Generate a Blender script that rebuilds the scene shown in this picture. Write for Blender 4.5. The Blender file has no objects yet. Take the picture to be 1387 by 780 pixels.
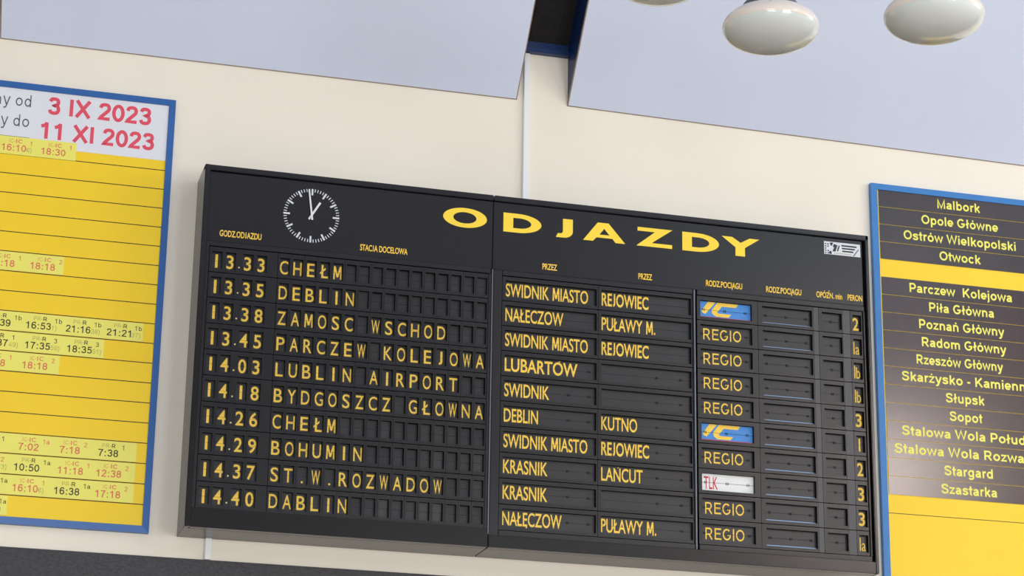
import bpy, bmesh, math, random
from mathutils import Vector, Matrix

random.seed(7)
S = bpy.context.scene
COL = S.collection
PI = math.pi

# ------------------------------------------------------------------ camera, light, exposure
Z0 = 3.86                      # height of the departure board's lower edge above the hall floor
D = 0.2735                     # the wall stands this far behind the board's front
cam_d = bpy.data.cameras.new('camera')
cam = bpy.data.objects.new('camera', cam_d)
COL.objects.link(cam)
cam.location = (-1.35691789, -10.8613045, Z0 - 2.2561485)
cam.rotation_euler = (1.88114819, -0.0146278312, -0.270963126)
cam_d.sensor_width = 36.0
cam_d.lens = 3119.59564 / 1387.0 * 36.0
cam_d.clip_end = 200
S.camera = cam

world = bpy.data.worlds.new('sky')
S.world = world
world.use_nodes = True
bg = world.node_tree.nodes['Background']
bg.inputs[0].default_value = (0.75, 0.86, 1.0, 1)
bg.inputs[1].default_value = 1.0

VS = S.view_settings
S.display_settings.display_device = 'sRGB'
VS.view_transform = 'Standard'
VS.look = 'None'
VS.exposure = -0.08
VS.gamma = 1.0
VS.use_curve_mapping = False


def area(name, loc, rot, sx, sy, power, color):
    l = bpy.data.lights.new(name, 'AREA')
    l.shape = 'RECTANGLE'
    l.size, l.size_y = sx, sy
    l.energy = power
    l.color = color
    o = bpy.data.objects.new(name, l)
    o.location = loc
    o.rotation_euler = rot
    COL.objects.link(o)
    return o


XL, XR, YB, ZC = -9.0, 11.0, -14.0, Z0 + 5.0       # the hall: left, right, rear, flat ceiling
# daylight entering through the hall's windows, and one added overhead light
area('daylight_right', (XR - 0.08, -5.2, Z0 + 2.15), (0, PI / 2, 0), 1.7, 4.6, 250, (1.0, 0.97, 0.92))
area('daylight_rear_left', (-2.25, YB + 0.08, Z0 - 1.0), (PI / 2, 0, 0), 4.5, 3.4, 480, (0.94, 0.97, 1.0))
area('daylight_rear_right', (5.45, YB + 0.08, Z0 - 1.0), (PI / 2, 0, 0), 3.9, 3.4, 520, (0.95, 0.97, 1.0))
area('daylight_rear_high', (10.1, YB + 0.08, Z0 + 4.1), (PI / 2, 0, 0), 1.5, 1.4, 185, (1.0, 0.86, 0.78))
area('added_top_light', (7.5, -8.0, ZC - 0.04), (0, 0, 0), 3.6, 3.4, 50, (0.62, 0.89, 1.0))  # added under the ceiling for a bluish sheen on the board's right


# ------------------------------------------------------------------ materials
def mat(name, color, rough=0.5, spec=0.5, noise=0.0, scale=20.0, bump=0.0, bscale=200.0, coat=0.0, coat_rough=0.1,
        metal=0.0, color2=None, stretch=(1, 1, 1)):
    m = bpy.data.materials.new(name)
    m.use_nodes = True
    nt = m.node_tree
    b = nt.nodes['Principled BSDF']
    b.inputs['Roughness'].default_value = rough
    b.inputs['Specular IOR Level'].default_value = spec
    b.inputs['Metallic'].default_value = metal
    b.inputs['Coat Weight'].default_value = coat
    b.inputs['Coat Roughness'].default_value = coat_rough
    tc = nt.nodes.new('ShaderNodeTexCoord')
    mp = nt.nodes.new('ShaderNodeMapping')
    mp.inputs['Scale'].default_value = stretch
    nt.links.new(tc.outputs['Object'], mp.inputs['Vector'])
    n = nt.nodes.new('ShaderNodeTexNoise')
    n.inputs['Scale'].default_value = scale
    n.inputs['Detail'].default_value = 4
    nt.links.new(mp.outputs['Vector'], n.inputs['Vector'])
    mx = nt.nodes.new('ShaderNodeMix')
    mx.data_type = 'RGBA'
    c2 = color2 if color2 else tuple(c * (1 - noise) for c in color)
    mx.inputs[6].default_value = (*color, 1)
    mx.inputs[7].default_value = (*c2, 1)
    rp = nt.nodes.new('ShaderNodeMapRange')
    rp.inputs[1].default_value = 0.35
    rp.inputs[2].default_value = 0.65
    nt.links.new(n.outputs['Fac'], rp.inputs[0])
    nt.links.new(rp.outputs[0], mx.inputs[0])
    nt.links.new(mx.outputs[2], b.inputs['Base Color'])
    if bump:
        n2 = nt.nodes.new('ShaderNodeTexNoise')
        n2.inputs['Scale'].default_value = bscale
        n2.inputs['Detail'].default_value = 3
        nt.links.new(tc.outputs['Object'], n2.inputs['Vector'])
        bp = nt.nodes.new('ShaderNodeBump')
        bp.inputs['Strength'].default_value = bump
        bp.inputs['Distance'].default_value = 0.002
        nt.links.new(n2.outputs['Fac'], bp.inputs['Height'])
        nt.links.new(bp.outputs['Normal'], b.inputs['Normal'])
    return m


def s2l(r, g, b):
    f = lambda v: (v / 255 / 12.92) if v <= 10 else ((v / 255 + 0.055) / 1.055) ** 2.4
    return (f(r), f(g), f(b))


M_REAR = mat('brown_rear_wall', s2l(120, 110, 104), 0.6, 0.3, 0.08, 2)
M_WALL = mat('cream_wall_paint', s2l(241, 235, 220), 0.45, 0.4, 0.03, 1.5, 0.06, 60)
M_PANEL = mat('pale_blue_ceiling_board', s2l(206, 217, 238), 0.55, 0.3, 0.02, 2.0, 0.03, 90)
M_PANEL_EDGE = mat('grey_brown_board_edge', s2l(150, 136, 124), 0.6, 0.3, 0.15, 60)
M_BLUE_STEEL = mat('dark_blue_painted_steel', s2l(12, 46, 98), 0.4, 0.5, 0.1, 12)
M_MESH = mat('black_woven_mesh', s2l(44, 42, 42), 0.8, 0.2, 0.0, 220, 0.6, 330, color2=s2l(24, 23, 24), stretch=(1, 1, 0.6))
M_GRANITE = mat('dark_grey_granite', s2l(44, 43, 47), 0.5, 0.4, 0.0, 60, 0.25, 90, color2=s2l(60, 59, 63), stretch=(1, 1, 1.8))
M_FLOOR = mat('tan_stone_floor', s2l(214, 190, 170), 0.35, 0.5, 0.12, 6)
M_BLACK = mat('black_enamel', (0.0075, 0.0075, 0.0092), 0.24, 0.5, 0.1, 8)
M_HEAD = mat('black_header_sheet', (0.0062, 0.0064, 0.0086), 0.26, 0.5, 0.08, 6)
M_MODULE = mat('black_module_plastic', (0.0072, 0.0075, 0.0098), 0.30, 0.5, 0.12, 30)
M_FLAP = mat('matt_black_flap', (0.0185, 0.0192, 0.0225), 0.34, 0.5, 0.25, 14)
M_DARK = mat('deep_black_cavity', (0.004, 0.004, 0.005), 0.7, 0.2, 0.1, 20)
M_STRIP = mat('bright_aluminium_strip', s2l(112, 120, 130), 0.4, 0.5, 0.05, 40, metal=0.3)
M_FILLER = mat('grey_filler_plate', (0.05, 0.054, 0.062), 0.35, 0.5, 0.08, 20)
M_YEL = mat('yellow_flap_lettering', s2l(252, 212, 84), 0.5, 0.3, 0.08, 60)
M_TITLE = mat('yellow_vinyl_lettering', s2l(252, 220, 72), 0.5, 0.3, 0.03, 10)
M_WHITE = mat('white_print', s2l(214, 220, 228), 0.5, 0.3, 0.03, 20)
M_HAND = mat('white_clock_hand', s2l(226, 230, 230), 0.4, 0.4, 0.03, 20)
M_DOT = mat('pale_yellow_dot', s2l(220, 196, 150), 0.5, 0.3, 0.05, 20)
M_FLAP_BLUE = mat('blue_flap_print', s2l(70, 140, 215), 0.45, 0.4, 0.05, 20)
M_FLAP_RED = mat('red_flap_print', s2l(200, 58, 76), 0.45, 0.4, 0.05, 20)
M_FLAP_WHITE = mat('white_flap_print', s2l(232, 236, 236), 0.45, 0.4, 0.03, 20)
M_PALE_LINE = mat('light_blue_flap_edge', s2l(140, 176, 220), 0.4, 0.5, 0.05, 20)
M_FRAME_R = mat('lit_blue_frame', s2l(58, 128, 198), 0.35, 0.5, 0.06, 10)  # same blue as the left frame, with brighter light put into its colour
M_FRAME = mat('blue_painted_frame', s2l(42, 98, 168), 0.35, 0.5, 0.06, 10)
M_SHEET = mat('yellow_poster_sheet', s2l(250, 214, 36), 0.35, 0.5, 0.03, 3)
M_SHEET_R = mat('bright_yellow_poster_sheet', s2l(250, 212, 38), 0.5, 0.5, 0.03, 3)
M_PAPER = mat('white_paper', s2l(226, 230, 238), 0.5, 0.4, 0.02, 4)
M_STICKER = mat('pale_yellow_card', s2l(240, 236, 112), 0.45, 0.4, 0.03, 6)
M_PLATE = mat('dark_maroon_strip', s2l(62, 46, 50), 0.16, 0.5, 0.10, 3, color2=s2l(52, 42, 46))
M_PLATE_TXT = mat('lemon_print', s2l(244, 238, 104), 0.45, 0.4, 0.03, 20)
M_RED = mat('red_print', s2l(226, 84, 104), 0.5, 0.3, 0.04, 20)
M_ORANGE = mat('orange_red_print', s2l(226, 116, 92), 0.5, 0.3, 0.05, 20)
M_GREYTXT = mat('grey_print', s2l(92, 94, 104), 0.5, 0.3, 0.05, 20)
M_BLKTXT = mat('black_print', s2l(62, 60, 44), 0.5, 0.3, 0.05, 20)
M_FAINT = mat('faint_print', s2l(168, 150, 92), 0.5, 0.3, 0.05, 20)
M_LINE = mat('dark_brown_rule', s2l(72, 52, 30), 0.5, 0.3, 0.05, 20)
M_TRUNK = mat('white_plastic_trunking', s2l(238, 242, 244), 0.35, 0.5, 0.02, 10)
M_LAMPMETAL = mat('grey_lamp_metal', s2l(92, 94, 104), 0.35, 0.5, 0.05, 20, metal=0.3)
M_FRAMEW = mat('white_window_frame', s2l(225, 225, 222), 0.4, 0.5, 0.03, 10)

M_OPAL = mat('opal_glass', s2l(212, 222, 220), 0.3, 0.5, 0.03, 3, coat=1.0, coat_rough=0.03)
M_OPAL_WARM = mat('warm_opal_glass', s2l(234, 224, 212), 0.3, 0.5, 0.03, 3, coat=1.0, coat_rough=0.03)

M_GLASS = bpy.data.materials.new('window_glass')
M_GLASS.use_nodes = True
_b = M_GLASS.node_tree.nodes['Principled BSDF']
_b.inputs['Transmission Weight'].default_value = 1.0
_b.inputs['Roughness'].default_value = 0.0
_b.inputs['IOR'].default_value = 1.05


# ------------------------------------------------------------------ mesh builder
class MB:
    def __init__(self):
        self.v, self.f, self.m, self.mats = [], [], [], []

    def mi(self, m):
        if m not in self.mats:
            self.mats.append(m)
        return self.mats.index(m)

    def add(self, verts, faces, m):
        k = len(self.v)
        i = self.mi(m)
        self.v += [tuple(p) for p in verts]
        for f in faces:
            self.f.append([k + j for j in f])
            self.m.append(i)

    def hexa(self, p, m):                        # p: 8 corners, lower four then upper four, counter-clockwise
        self.add(p, [(3, 2, 1, 0), (4, 5, 6, 7), (0, 1, 5, 4), (1, 2, 6, 5), (2, 3, 7, 6), (3, 0, 4, 7)], m)

    def box(self, x0, x1, y0, y1, z0, z1, m):
        self.hexa([(x0, y0, z0), (x1, y0, z0), (x1, y1, z0), (x0, y1, z0),
                   (x0, y0, z1), (x1, y0, z1), (x1, y1, z1), (x0, y1, z1)], m)

    def bevelbox(self, x0, x1, y0, y1, z0, z1, m, r=0.003):
        bm = bmesh.new()
        bmesh.ops.create_cube(bm, size=1)
        for v in bm.verts:
            v.co = ((x0 + x1) / 2 + v.co.x * (x1 - x0), (y0 + y1) / 2 + v.co.y * (y1 - y0), (z0 + z1) / 2 + v.co.z * (z1 - z0))
        bmesh.ops.bevel(bm, geom=list(bm.edges), offset=r, segments=2, affect='EDGES')
        bm.verts.index_update()
        self.add([v.co for v in bm.verts], [[v.index for v in f.verts] for f in bm.faces], m)
        bm.free()

    def poly(self, pts, y, m):                   # flat convex polygon facing the hall, pts in (x, z)
        a = sum(pts[i - 1][0] * pts[i][1] - pts[i][0] * pts[i - 1][1] for i in range(len(pts)))
        if a < 0:
            pts = pts[::-1]
        self.add([(x, y, z) for x, z in pts], [list(range(len(pts)))], m)

    def rect(self, x0, x1, z0, z1, y, m):
        self.poly([(x0, z0), (x1, z0), (x1, z1), (x0, z1)], y, m)

    def shape(self, loops, y, m):                # filled outline with holes
        c = bpy.data.curves.new('outline', 'CURVE')
        c.dimensions = '2D'
        c.fill_mode = 'BOTH'
        for lp in loops:
            s = c.splines.new('POLY')
            s.points.add(len(lp) - 1)
            for p, q in zip(s.points, lp):
                p.co = (q[0], q[1], 0, 1)
            s.use_cyclic_u = True
        o = bpy.data.objects.new('outline', c)
        me = bpy.data.meshes.new_from_object(o)
        self.add([(v.co.x, y, v.co.y) for v in me.vertices], [list(p.vertices) for p in me.polygons], m)
        bpy.data.objects.remove(o)
        bpy.data.curves.remove(c)
        bpy.data.meshes.remove(me)

    def lathe(self, prof, m, n=48, c=(0, 0, 0)):
        k = len(prof)
        vs = [(c[0] + r * math.cos(2 * PI * j / n), c[1] + r * math.sin(2 * PI * j / n), c[2] + z) for j in range(n) for r, z in prof]
        fs = [(j * k + i, ((j + 1) % n) * k + i, ((j + 1) % n) * k + i + 1, j * k + i + 1) for j in range(n) for i in range(k - 1)]
        self.add(vs, fs, m)

    def build(self, name, parent=None, smooth=False, loc=None):
        me = bpy.data.meshes.new(name)
        vs = self.v
        if loc:
            vs = [(x - loc[0], y - loc[1], z - loc[2]) for x, y, z in vs]
        me.from_pydata(vs, [], self.f)
        for m in self.mats:
            me.materials.append(m)
        me.polygons.foreach_set('material_index', self.m)
        if smooth:
            me.polygons.foreach_set('use_smooth', [True] * len(me.polygons))
        me.update()
        o = bpy.data.objects.new(name, me)
        COL.objects.link(o)
        if loc:
            o.location = loc
        if parent is not None:
            o.parent = parent
        return o


def tag(o, label, cat, group=None):
    o['label'] = label
    o['category'] = cat
    if group:
        o['group'] = group
    return o


def thing(name, loc, label, cat, group=None):
    o = bpy.data.objects.new(name, None)
    o.location = loc
    o.empty_display_size = 0.1
    COL.objects.link(o)
    return tag(o, label, cat, group)


def struct(o):
    o['kind'] = 'structure'
    return o


# ------------------------------------------------------------------ lettering 1: the humanist sans of the flap board
_tc = {}


def glyphs(body, weight):
    key = (body, weight)
    if key not in _tc:
        c = bpy.data.curves.new('letters', 'FONT')
        c.body = body
        c.size = 1.0
        c.offset = weight
        c.resolution_u = 5
        o = bpy.data.objects.new('letters', c)
        COL.objects.link(o)
        bpy.context.view_layer.update()
        me = bpy.data.meshes.new_from_object(o.evaluated_get(bpy.context.evaluated_depsgraph_get()))
        vs = [(v.co.x, v.co.y) for v in me.vertices]
        fs = [list(p.vertices) for p in me.polygons]
        bpy.data.objects.remove(o)
        bpy.data.curves.remove(c)
        bpy.data.meshes.remove(me)
        _tc[key] = (vs, fs)
    return _tc[key]


def cap_height(weight):
    vs, _ = glyphs('H', weight)
    return max(v[1] for v in vs) - min(v[1] for v in vs), min(v[1] for v in vs)


def with_custom(body, weight):
    """the face's J hangs below the line and its M clogs when emboldened: both are drawn here instead"""
    if 'J' not in body and 'M' not in body:
        return glyphs(body, weight)
    key = (body, weight, 'own')
    if key in _tc:
        return _tc[key]
    h, bb = cap_height(weight)
    iv, _ = glyphs('I', weight)
    t = max(v[0] for v in iv) - min(v[0] for v in iv)
    V, F, x = [], [], 0.0
    gap = 0.10
    segs = []
    for ch in body:
        if ch in 'JM':
            segs.append(ch)
        elif segs and segs[-1] not in ('J', 'M'):
            segs[-1] += ch
        else:
            segs.append(ch)
    for n, seg in enumerate(segs):
        k = len(V)
        if seg == 'J':
            x -= 0.04 if n else 0
            r = 0.16
            xs = x + r - t * 0.2
            out = [(xs + t, bb + h), (xs + t, bb + r)] + [(xs + t - r - t * 0.3 + (r + t * 0.3) * math.cos(a), bb + r + r * math.sin(a)) for a in [-PI / 2 * q / 6 for q in range(7)]]
            inn = [(xs, bb + h), (xs, bb + r)] + [(xs - r + t * 0.7 + (r - t * 0.7) * math.cos(a), bb + r + (r - t) * math.sin(a)) for a in [-PI / 2 * q / 6 for q in range(7)]]
            V += out + inn
            m = len(out)
            F += [[k + i, k + i + 1, k + m + i + 1, k + m + i] for i in range(m - 1)]
            x = xs + t + gap
        elif seg == 'M':
            W, e = 0.84 * h + t * 0.6, 0.03
            c = x + W / 2
            zv = bb + 0.16 * h
            for P in ([(x, bb), (x + t, bb), (x + t + e, bb + h), (x + e, bb + h)],
                      [(x + W - t, bb), (x + W, bb), (x + W - e, bb + h), (x + W - t - e, bb + h)],
                      [(c - t * 0.55, zv), (c + t * 0.55, zv), (x + e + t * 1.15, bb + h), (x + e, bb + h)],
                      [(c - t * 0.55, zv), (c + t * 0.55, zv), (x + W - e, bb + h), (x + W - e - t * 1.15, bb + h)]):
                k = len(V)
                V += P
                F.append([k, k + 1, k + 2, k + 3])
            x += W + gap
        else:
            core = seg.strip()
            x += 0.25 * (len(seg) - len(seg.lstrip()))
            if core:
                vs, fs = glyphs(core, weight)
                lo, hi = min(v[0] for v in vs), max(v[0] for v in vs)
                V += [(vx - lo + x, vy) for vx, vy in vs]
                F += [[k + i for i in f] for f in fs]
                x += hi - lo + gap
            x += 0.25 * (len(seg) - len(seg.rstrip())) if core else 0
    _tc[key] = (V, F)
    return _tc[key]


def put_text(mb, body, x0, x1, zb, cap, y, m, weight=0.0, centre=None, squeeze=1.0, maxw=9):
    """letters of the given capital height on base line zb, fitted between x0 and x1 (or centred, squeezed)"""
    vs, fs = with_custom(body, weight)
    h, b = cap_height(weight)
    sz = cap / h
    lo, hi = min(v[0] for v in vs), max(v[0] for v in vs)
    if centre is not None:
        w = min((hi - lo) * sz * squeeze, maxw)
        x0, x1 = centre - w / 2, centre + w / 2
    sx = (x1 - x0) / (hi - lo)
    for i, f in enumerate(fs):                       # printed a hair apart, so that no two pieces lie in one plane
        mb.add([(x0 + (vs[k][0] - lo) * sx, y - 0.00002 * (i % 7), zb + (vs[k][1] - b) * sz) for k in f], [list(range(len(f)))], m)


# ------------------------------------------------------------------ lettering 2: the grotesque of the posters, drawn as strokes
def arc(cx, cy, rx, ry, a0, a1, n=14):
    return [(cx + rx * math.cos(math.radians(a0 + (a1 - a0) * i / n)), cy + ry * math.sin(math.radians(a0 + (a1 - a0) * i / n))) for i in range(n + 1)]


def smooth(pts, n=5):
    out = []
    P = [pts[0]] + pts + [pts[-1]]
    for i in range(1, len(P) - 2):
        for k in range(n):
            t = k / n
            q = []
            for a in (0, 1):
                p0, p1, p2, p3 = P[i - 1][a], P[i][a], P[i + 1][a], P[i + 2][a]
                q.append(0.5 * (2 * p1 + (p2 - p0) * t + (2 * p0 - 5 * p1 + 4 * p2 - p3) * t * t + (3 * p1 - p0 - 3 * p2 + p3) * t ** 3))
            out.append(tuple(q))
    return out + [pts[-1]]


E4 = lambda cx, cy, rx, ry: ('O', arc(cx, cy, rx, ry, 0, 360, 30)[:-1])
ACUTE = lambda x, y: [(x - 20, y), (x + 60, y + 95)]
G = {}
G['a'] = (556, [arc(262, 345, 160, 108, 162, 0) + [(422, 330), (422, 95), (455, 0)],
                smooth([(422, 300), (330, 278), (200, 250), (112, 200), (105, 120), (175, 62), (280, 70), (370, 120), (422, 200)])])
G['b'] = (611, [[(137, 0), (137, 716)], E4(322, 260, 180, 204)])
G['c'] = (556, [arc(292, 260, 190, 204, 38, 322, 24)])
G['d'] = (611, [[(473, 0), (473, 716)], E4(288, 260, 180, 204)])
G['e'] = (556, [arc(280, 260, 192, 204, 0, 318, 26), [(95, 240), (535, 240)]])
G['g'] = (611, [E4(288, 265, 180, 200), [(473, 519), (473, 0)] + arc(288, 0, 185, 152, 0, -155)])
G['h'] = (611, [[(137, 0), (137, 716)], arc(305, 305, 168, 155, 180, 0) + [(473, 0)]])
G['i'] = (278, [[(139, 0), (139, 519)], [(139, 600), (139, 716)]])
G['j'] = (278, [[(139, 519), (139, -70)] + arc(60, -70, 79, 80, 0, -100), [(139, 600), (139, 716)]])
G['k'] = (556, [[(137, 0), (137, 716)], [(137, 190), (470, 519)], [(255, 310), (480, 0)]])
G['l'] = (278, [[(139, 0), (139, 716)]])
G['ł'] = (330, [[(165, 0), (165, 716)], [(25, 290), (305, 430)]])
G['m'] = (889, [[(132, 0), (132, 519)], arc(288, 310, 156, 150, 180, 0) + [(444, 0)], arc(600, 310, 156, 150, 180, 0) + [(756, 0)]])
G['n'] = (611, [[(137, 0), (137, 519)], arc(305, 305, 168, 155, 180, 0) + [(473, 0)]])
G['ń'] = (611, G['n'][1] + [ACUTE(300, 600)])
G['o'] = (611, [E4(305, 260, 197, 204)])
G['ó'] = (611, G['o'][1] + [ACUTE(300, 600)])
G['p'] = (611, [[(137, -210), (137, 519)], E4(322, 260, 180, 204)])
G['r'] = (389, [[(137, 0), (137, 519)], arc(310, 290, 173, 165, 180, 72)])
G['s'] = (556, [smooth([(462, 372), (410, 440), (280, 462), (150, 436), (118, 372), (170, 310), (290, 272), (410, 232), (445, 150), (395, 82), (275, 56), (140, 82), (88, 158)])])
G['t'] = (333, [[(160, 680), (160, 130)] + arc(235, 130, 75, 75, 180, 285), [(20, 460), (315, 460)]])
G['u'] = (611, [[(473, 519), (473, 0)], [(137, 519)] + arc(305, 212, 168, 155, 180, 360)])
G['w'] = (778, [[(60, 519), (220, 40), (389, 480), (558, 40), (718, 519)]])
G['y'] = (556, [[(70, 519), (283, 30)], [(490, 519), (290, -20)] + smooth([(290, -20), (240, -120), (170, -155), (85, -145)])])
G['z'] = (500, [[(45, 458), (410, 458), (85, 61), (465, 61)]])
G['ż'] = (500, G['z'][1] + [[(250, 590), (250, 700)]])
G['A'] = (722, [[(60, 0), (361, 690), (662, 0)], [(170, 215), (552, 215)]])
G['C'] = (722, [arc(385, 358, 265, 300, 42, 318, 26)])
G['E'] = (667, [[(620, 60), (145, 60), (145, 656), (610, 656)], [(145, 372), (570, 372)]])
G['G'] = (778, [arc(395, 358, 280, 300, 45, 338, 26) + [(650, 320), (400, 320)]])
G['I'] = (278, [[(139, 0), (139, 716)]])
G['K'] = (722, [[(147, 0), (147, 716)], [(147, 240), (610, 716)], [(310, 400), (640, 0)]])
G['L'] = (611, [[(147, 716), (147, 60), (580, 60)]])
G['M'] = (833, [[(140, 0), (140, 690), (416, 40), (693, 690), (693, 0)]])
G['O'] = (778, [E4(389, 358, 285, 300)])
G['P'] = (667, [[(147, 0), (147, 656), (380, 656)] + arc(390, 476, 170, 180, 90, -90) + [(147, 296)]])
G['R'] = (722, [[(147, 0), (147, 656), (410, 656)] + arc(410, 487, 165, 169, 90, -90) + [(147, 318)], [(360, 318), (620, 0)]])
G['S'] = (667, [smooth([(560, 520), (500, 625), (330, 660), (175, 625), (125, 520), (190, 420), (340, 370), (500, 315), (555, 205), (490, 95), (330, 56), (165, 95), (95, 215)])])
G['T'] = (611, [[(305, 0), (305, 716)], [(20, 656), (590, 656)]])
G['W'] = (944, [[(65, 716), (265, 50), (472, 660), (679, 50), (879, 716)]])
G['X'] = (667, [[(70, 0), (597, 716)], [(70, 716), (597, 0)]])
G['0'] = (556, [E4(278, 358, 185, 300)])
G['1'] = (556, [[(310, 0), (310, 700)], [(330, 680), (230, 570), (90, 520)]])
G['2'] = (556, [smooth([(105, 510), (145, 620), (275, 660), (400, 630), (445, 520), (410, 410), (270, 265), (130, 120)]) + [(90, 60), (490, 60)]])
G['3'] = (556, [smooth([(105, 540), (160, 635), (275, 658), (390, 630), (430, 530), (390, 425), (270, 382)]) + smooth([(270, 382), (400, 350), (452, 215), (400, 95), (275, 58), (150, 85), (95, 185)])])
G['5'] = (556, [[(480, 655), (175, 655), (135, 370)] + smooth([(135, 370), (270, 435), (400, 400), (455, 240), (400, 100), (270, 58), (150, 85), (95, 180)])])
G['6'] = (556, [smooth([(455, 545), (400, 640), (285, 660), (150, 580), (102, 350), (125, 160)]), E4(285, 240, 178, 185)])
G['7'] = (556, [[(50, 655), (470, 655)] + smooth([(470, 655), (340, 460), (260, 230), (225, 0)])])
G['8'] = (556, [E4(278, 515, 155, 145), E4(278, 215, 180, 160)])
G['9'] = (556, [smooth([(100, 170), (155, 75), (270, 58), (405, 135), (455, 360), (430, 560)]), E4(271, 476, 178, 185)])
G['4'] = (556, [[(360, 0), (360, 690), (60, 205), (530, 205)]])
G['-'] = (333, [[(40, 270), (293, 270)]])
G[':'] = (333, [[(166, 0), (166, 130)], [(166, 390), (166, 519)]])
G['.'] = (278, [[(139, 0), (139, 130)]])
G[')'] = (333, [arc(-60, 250, 270, 480, 70, -70)])
G[' '] = (278, [])


def ribbon(pts, w, closed):
    n = len(pts)
    q = []
    for p in pts:
        if not q or math.hypot(p[0] - q[-1][0], p[1] - q[-1][1]) > 0.5:
            q.append(p)
    pts = q
    n = len(pts)
    L, R = [], []
    for i in range(n):
        a = pts[i - 1] if (i > 0 or closed) else None
        b = pts[(i + 1) % n] if (i < n - 1 or closed) else None
        p = pts[i]
        ns = []
        for u, v in ((a, p), (p, b)):
            if u is None or v is None:
                continue
            dx, dy = v[0] - u[0], v[1] - u[1]
            l = math.hypot(dx, dy) or 1
            ns.append((-dy / l, dx / l))
        if len(ns) == 2:
            mx, my = ns[0][0] + ns[1][0], ns[0][1] + ns[1][1]
            l2 = mx * mx + my * my
            k = 2 / l2 if l2 > 0.35 else 2 / 0.35
            nx, ny = mx * k, my * k
            ll = math.hypot(nx, ny)
            if ll > 1.7:
                nx, ny = nx * 1.7 / ll, ny * 1.7 / ll
        else:
            nx, ny = ns[0]
        L.append((p[0] + nx * w / 2, p[1] + ny * w / 2))
        R.append((p[0] - nx * w / 2, p[1] - ny * w / 2))
    quads = []
    for i in range(n if closed else n - 1):
        j = (i + 1) % n
        quads.append([R[i], R[j], L[j], L[i]])
    return quads


def stroke_quads(body, w):
    x = 0
    out = []
    for ch in body:
        adv, paths = G[ch]
        for p in paths:
            closed = isinstance(p, tuple)
            for qd in ribbon(p[1] if closed else p, w, closed):
                out.append([(x + a, b, paths.index(p)) for a, b in qd])
        x += adv
    return out


def put_stroke(mb, body, x0, x1, zb, cap, y, m, w=130, centre=None, squeeze=1.0):
    Q = stroke_quads(body, w)
    lo = min(p[0] for q in Q for p in q)
    hi = max(p[0] for q in Q for p in q)
    sz = cap / 716.0
    if x1 is None:
        x1 = x0 + (hi - lo) * sz * squeeze
    if centre is not None:
        ww = (hi - lo) * sz * squeeze
        x0, x1 = centre - ww / 2, centre + ww / 2
    sx = (x1 - x0) / (hi - lo)
    for i, q in enumerate(Q):
        mb.add([(x0 + (a - lo) * sx, y - 0.00012 * k - 0.00002 * (i % 5), zb + b * sz) for a, b, k in q], [(0, 1, 2, 3)], m)


# ------------------------------------------------------------------ the hall
def Z(z):
    return Z0 + z


b = MB()
b.box(XL - 0.2, XR + 0.2, D, D + 0.25, 0, ZC, M_WALL)
struct(b.build('wall_front'))
b = MB()
b.box(XL - 0.2, XR + 0.2, YB - 0.2, D + 0.25, -0.2, 0, M_FLOOR)
struct(b.build('floor'))
b = MB()
for x0, x1, y0, y1 in ((XL - 0.2, 5.7, YB - 0.2, D + 0.25), (9.3, XR + 0.2, YB - 0.2, D + 0.25), (5.7, 9.3, YB - 0.2, -9.7), (5.7, 9.3, -6.3, D + 0.25)):
    b.box(x0, x1, y0, y1, ZC, ZC + 0.2, M_PANEL)
struct(b.build('ceiling'))
b = MB()
b.box(5.7, 9.3, -9.7, -6.3, ZC + 0.06, ZC + 0.07, M_GLASS)  # ceiling window added to go with the overhead sheen light
for x in (5.7, 6.9, 8.1, 9.22):
    b.box(x, x + 0.08, -9.7, -6.3, ZC + 0.05, ZC + 0.14, M_FRAMEW)
struct(b.build('window_5'))
b = MB()
b.box(XL - 0.2, XL, YB, D, 0, ZC, M_WALL)
struct(b.build('wall_left'))


def wall_with_openings(name, along, pos, lo, hi, holes, th):
    """a wall along x or y with window openings; holes = (a0, a1, z0, z1)"""
    b = MB()

    def bx(a0, a1, z0, z1):
        if a1 - a0 < 1e-4 or z1 - z0 < 1e-4:
            return
        if along == 'y':
            b.box(pos, pos + th, a0, a1, z0, z1, M_WALL)
        else:
            b.box(a0, a1, pos - th, pos, z0, z1, M_REAR)
    holes = sorted(holes)
    x = lo
    for a0, a1, z0, z1 in holes:
        bx(x, a0, 0, ZC)
        bx(a0, a1, 0, z0)
        bx(a0, a1, z1, ZC)
        x = a1
    bx(x, hi, 0, ZC)
    return struct(b.build(name))


def window(k, along, pos, a0, a1, z0, z1, n, depth):
    b = MB()
    t = 0.06
    bars = [(a0, a0 + t, z0, z1), (a1 - t, a1, z0, z1), (a0 + t, a1 - t, z0, z0 + t), (a0 + t, a1 - t, z1 - t, z1)]
    for i in range(1, n):
        c = a0 + (a1 - a0) * i / n
        bars.append((c - t / 2, c + t / 2, z0 + t, z1 - t))
    for p in bars:
        if along == 'y':
            b.box(pos + depth, pos + depth + 0.05, p[0], p[1], p[2], p[3], M_FRAMEW)
        else:
            b.box(p[0], p[1], pos - depth - 0.05, pos - depth, p[2], p[3], M_FRAMEW)
    o = struct(b.build('window_%d' % k))
    g = MB()
    if along == 'y':
        g.box(pos + depth + 0.02, pos + depth + 0.028, a0 + t, a1 - t, z0 + t, z1 - t, M_GLASS)
    else:
        g.box(a0 + t, a1 - t, pos - depth - 0.028, pos - depth - 0.02, z0 + t, z1 - t, M_GLASS)
    g.build('pane', o)


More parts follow.
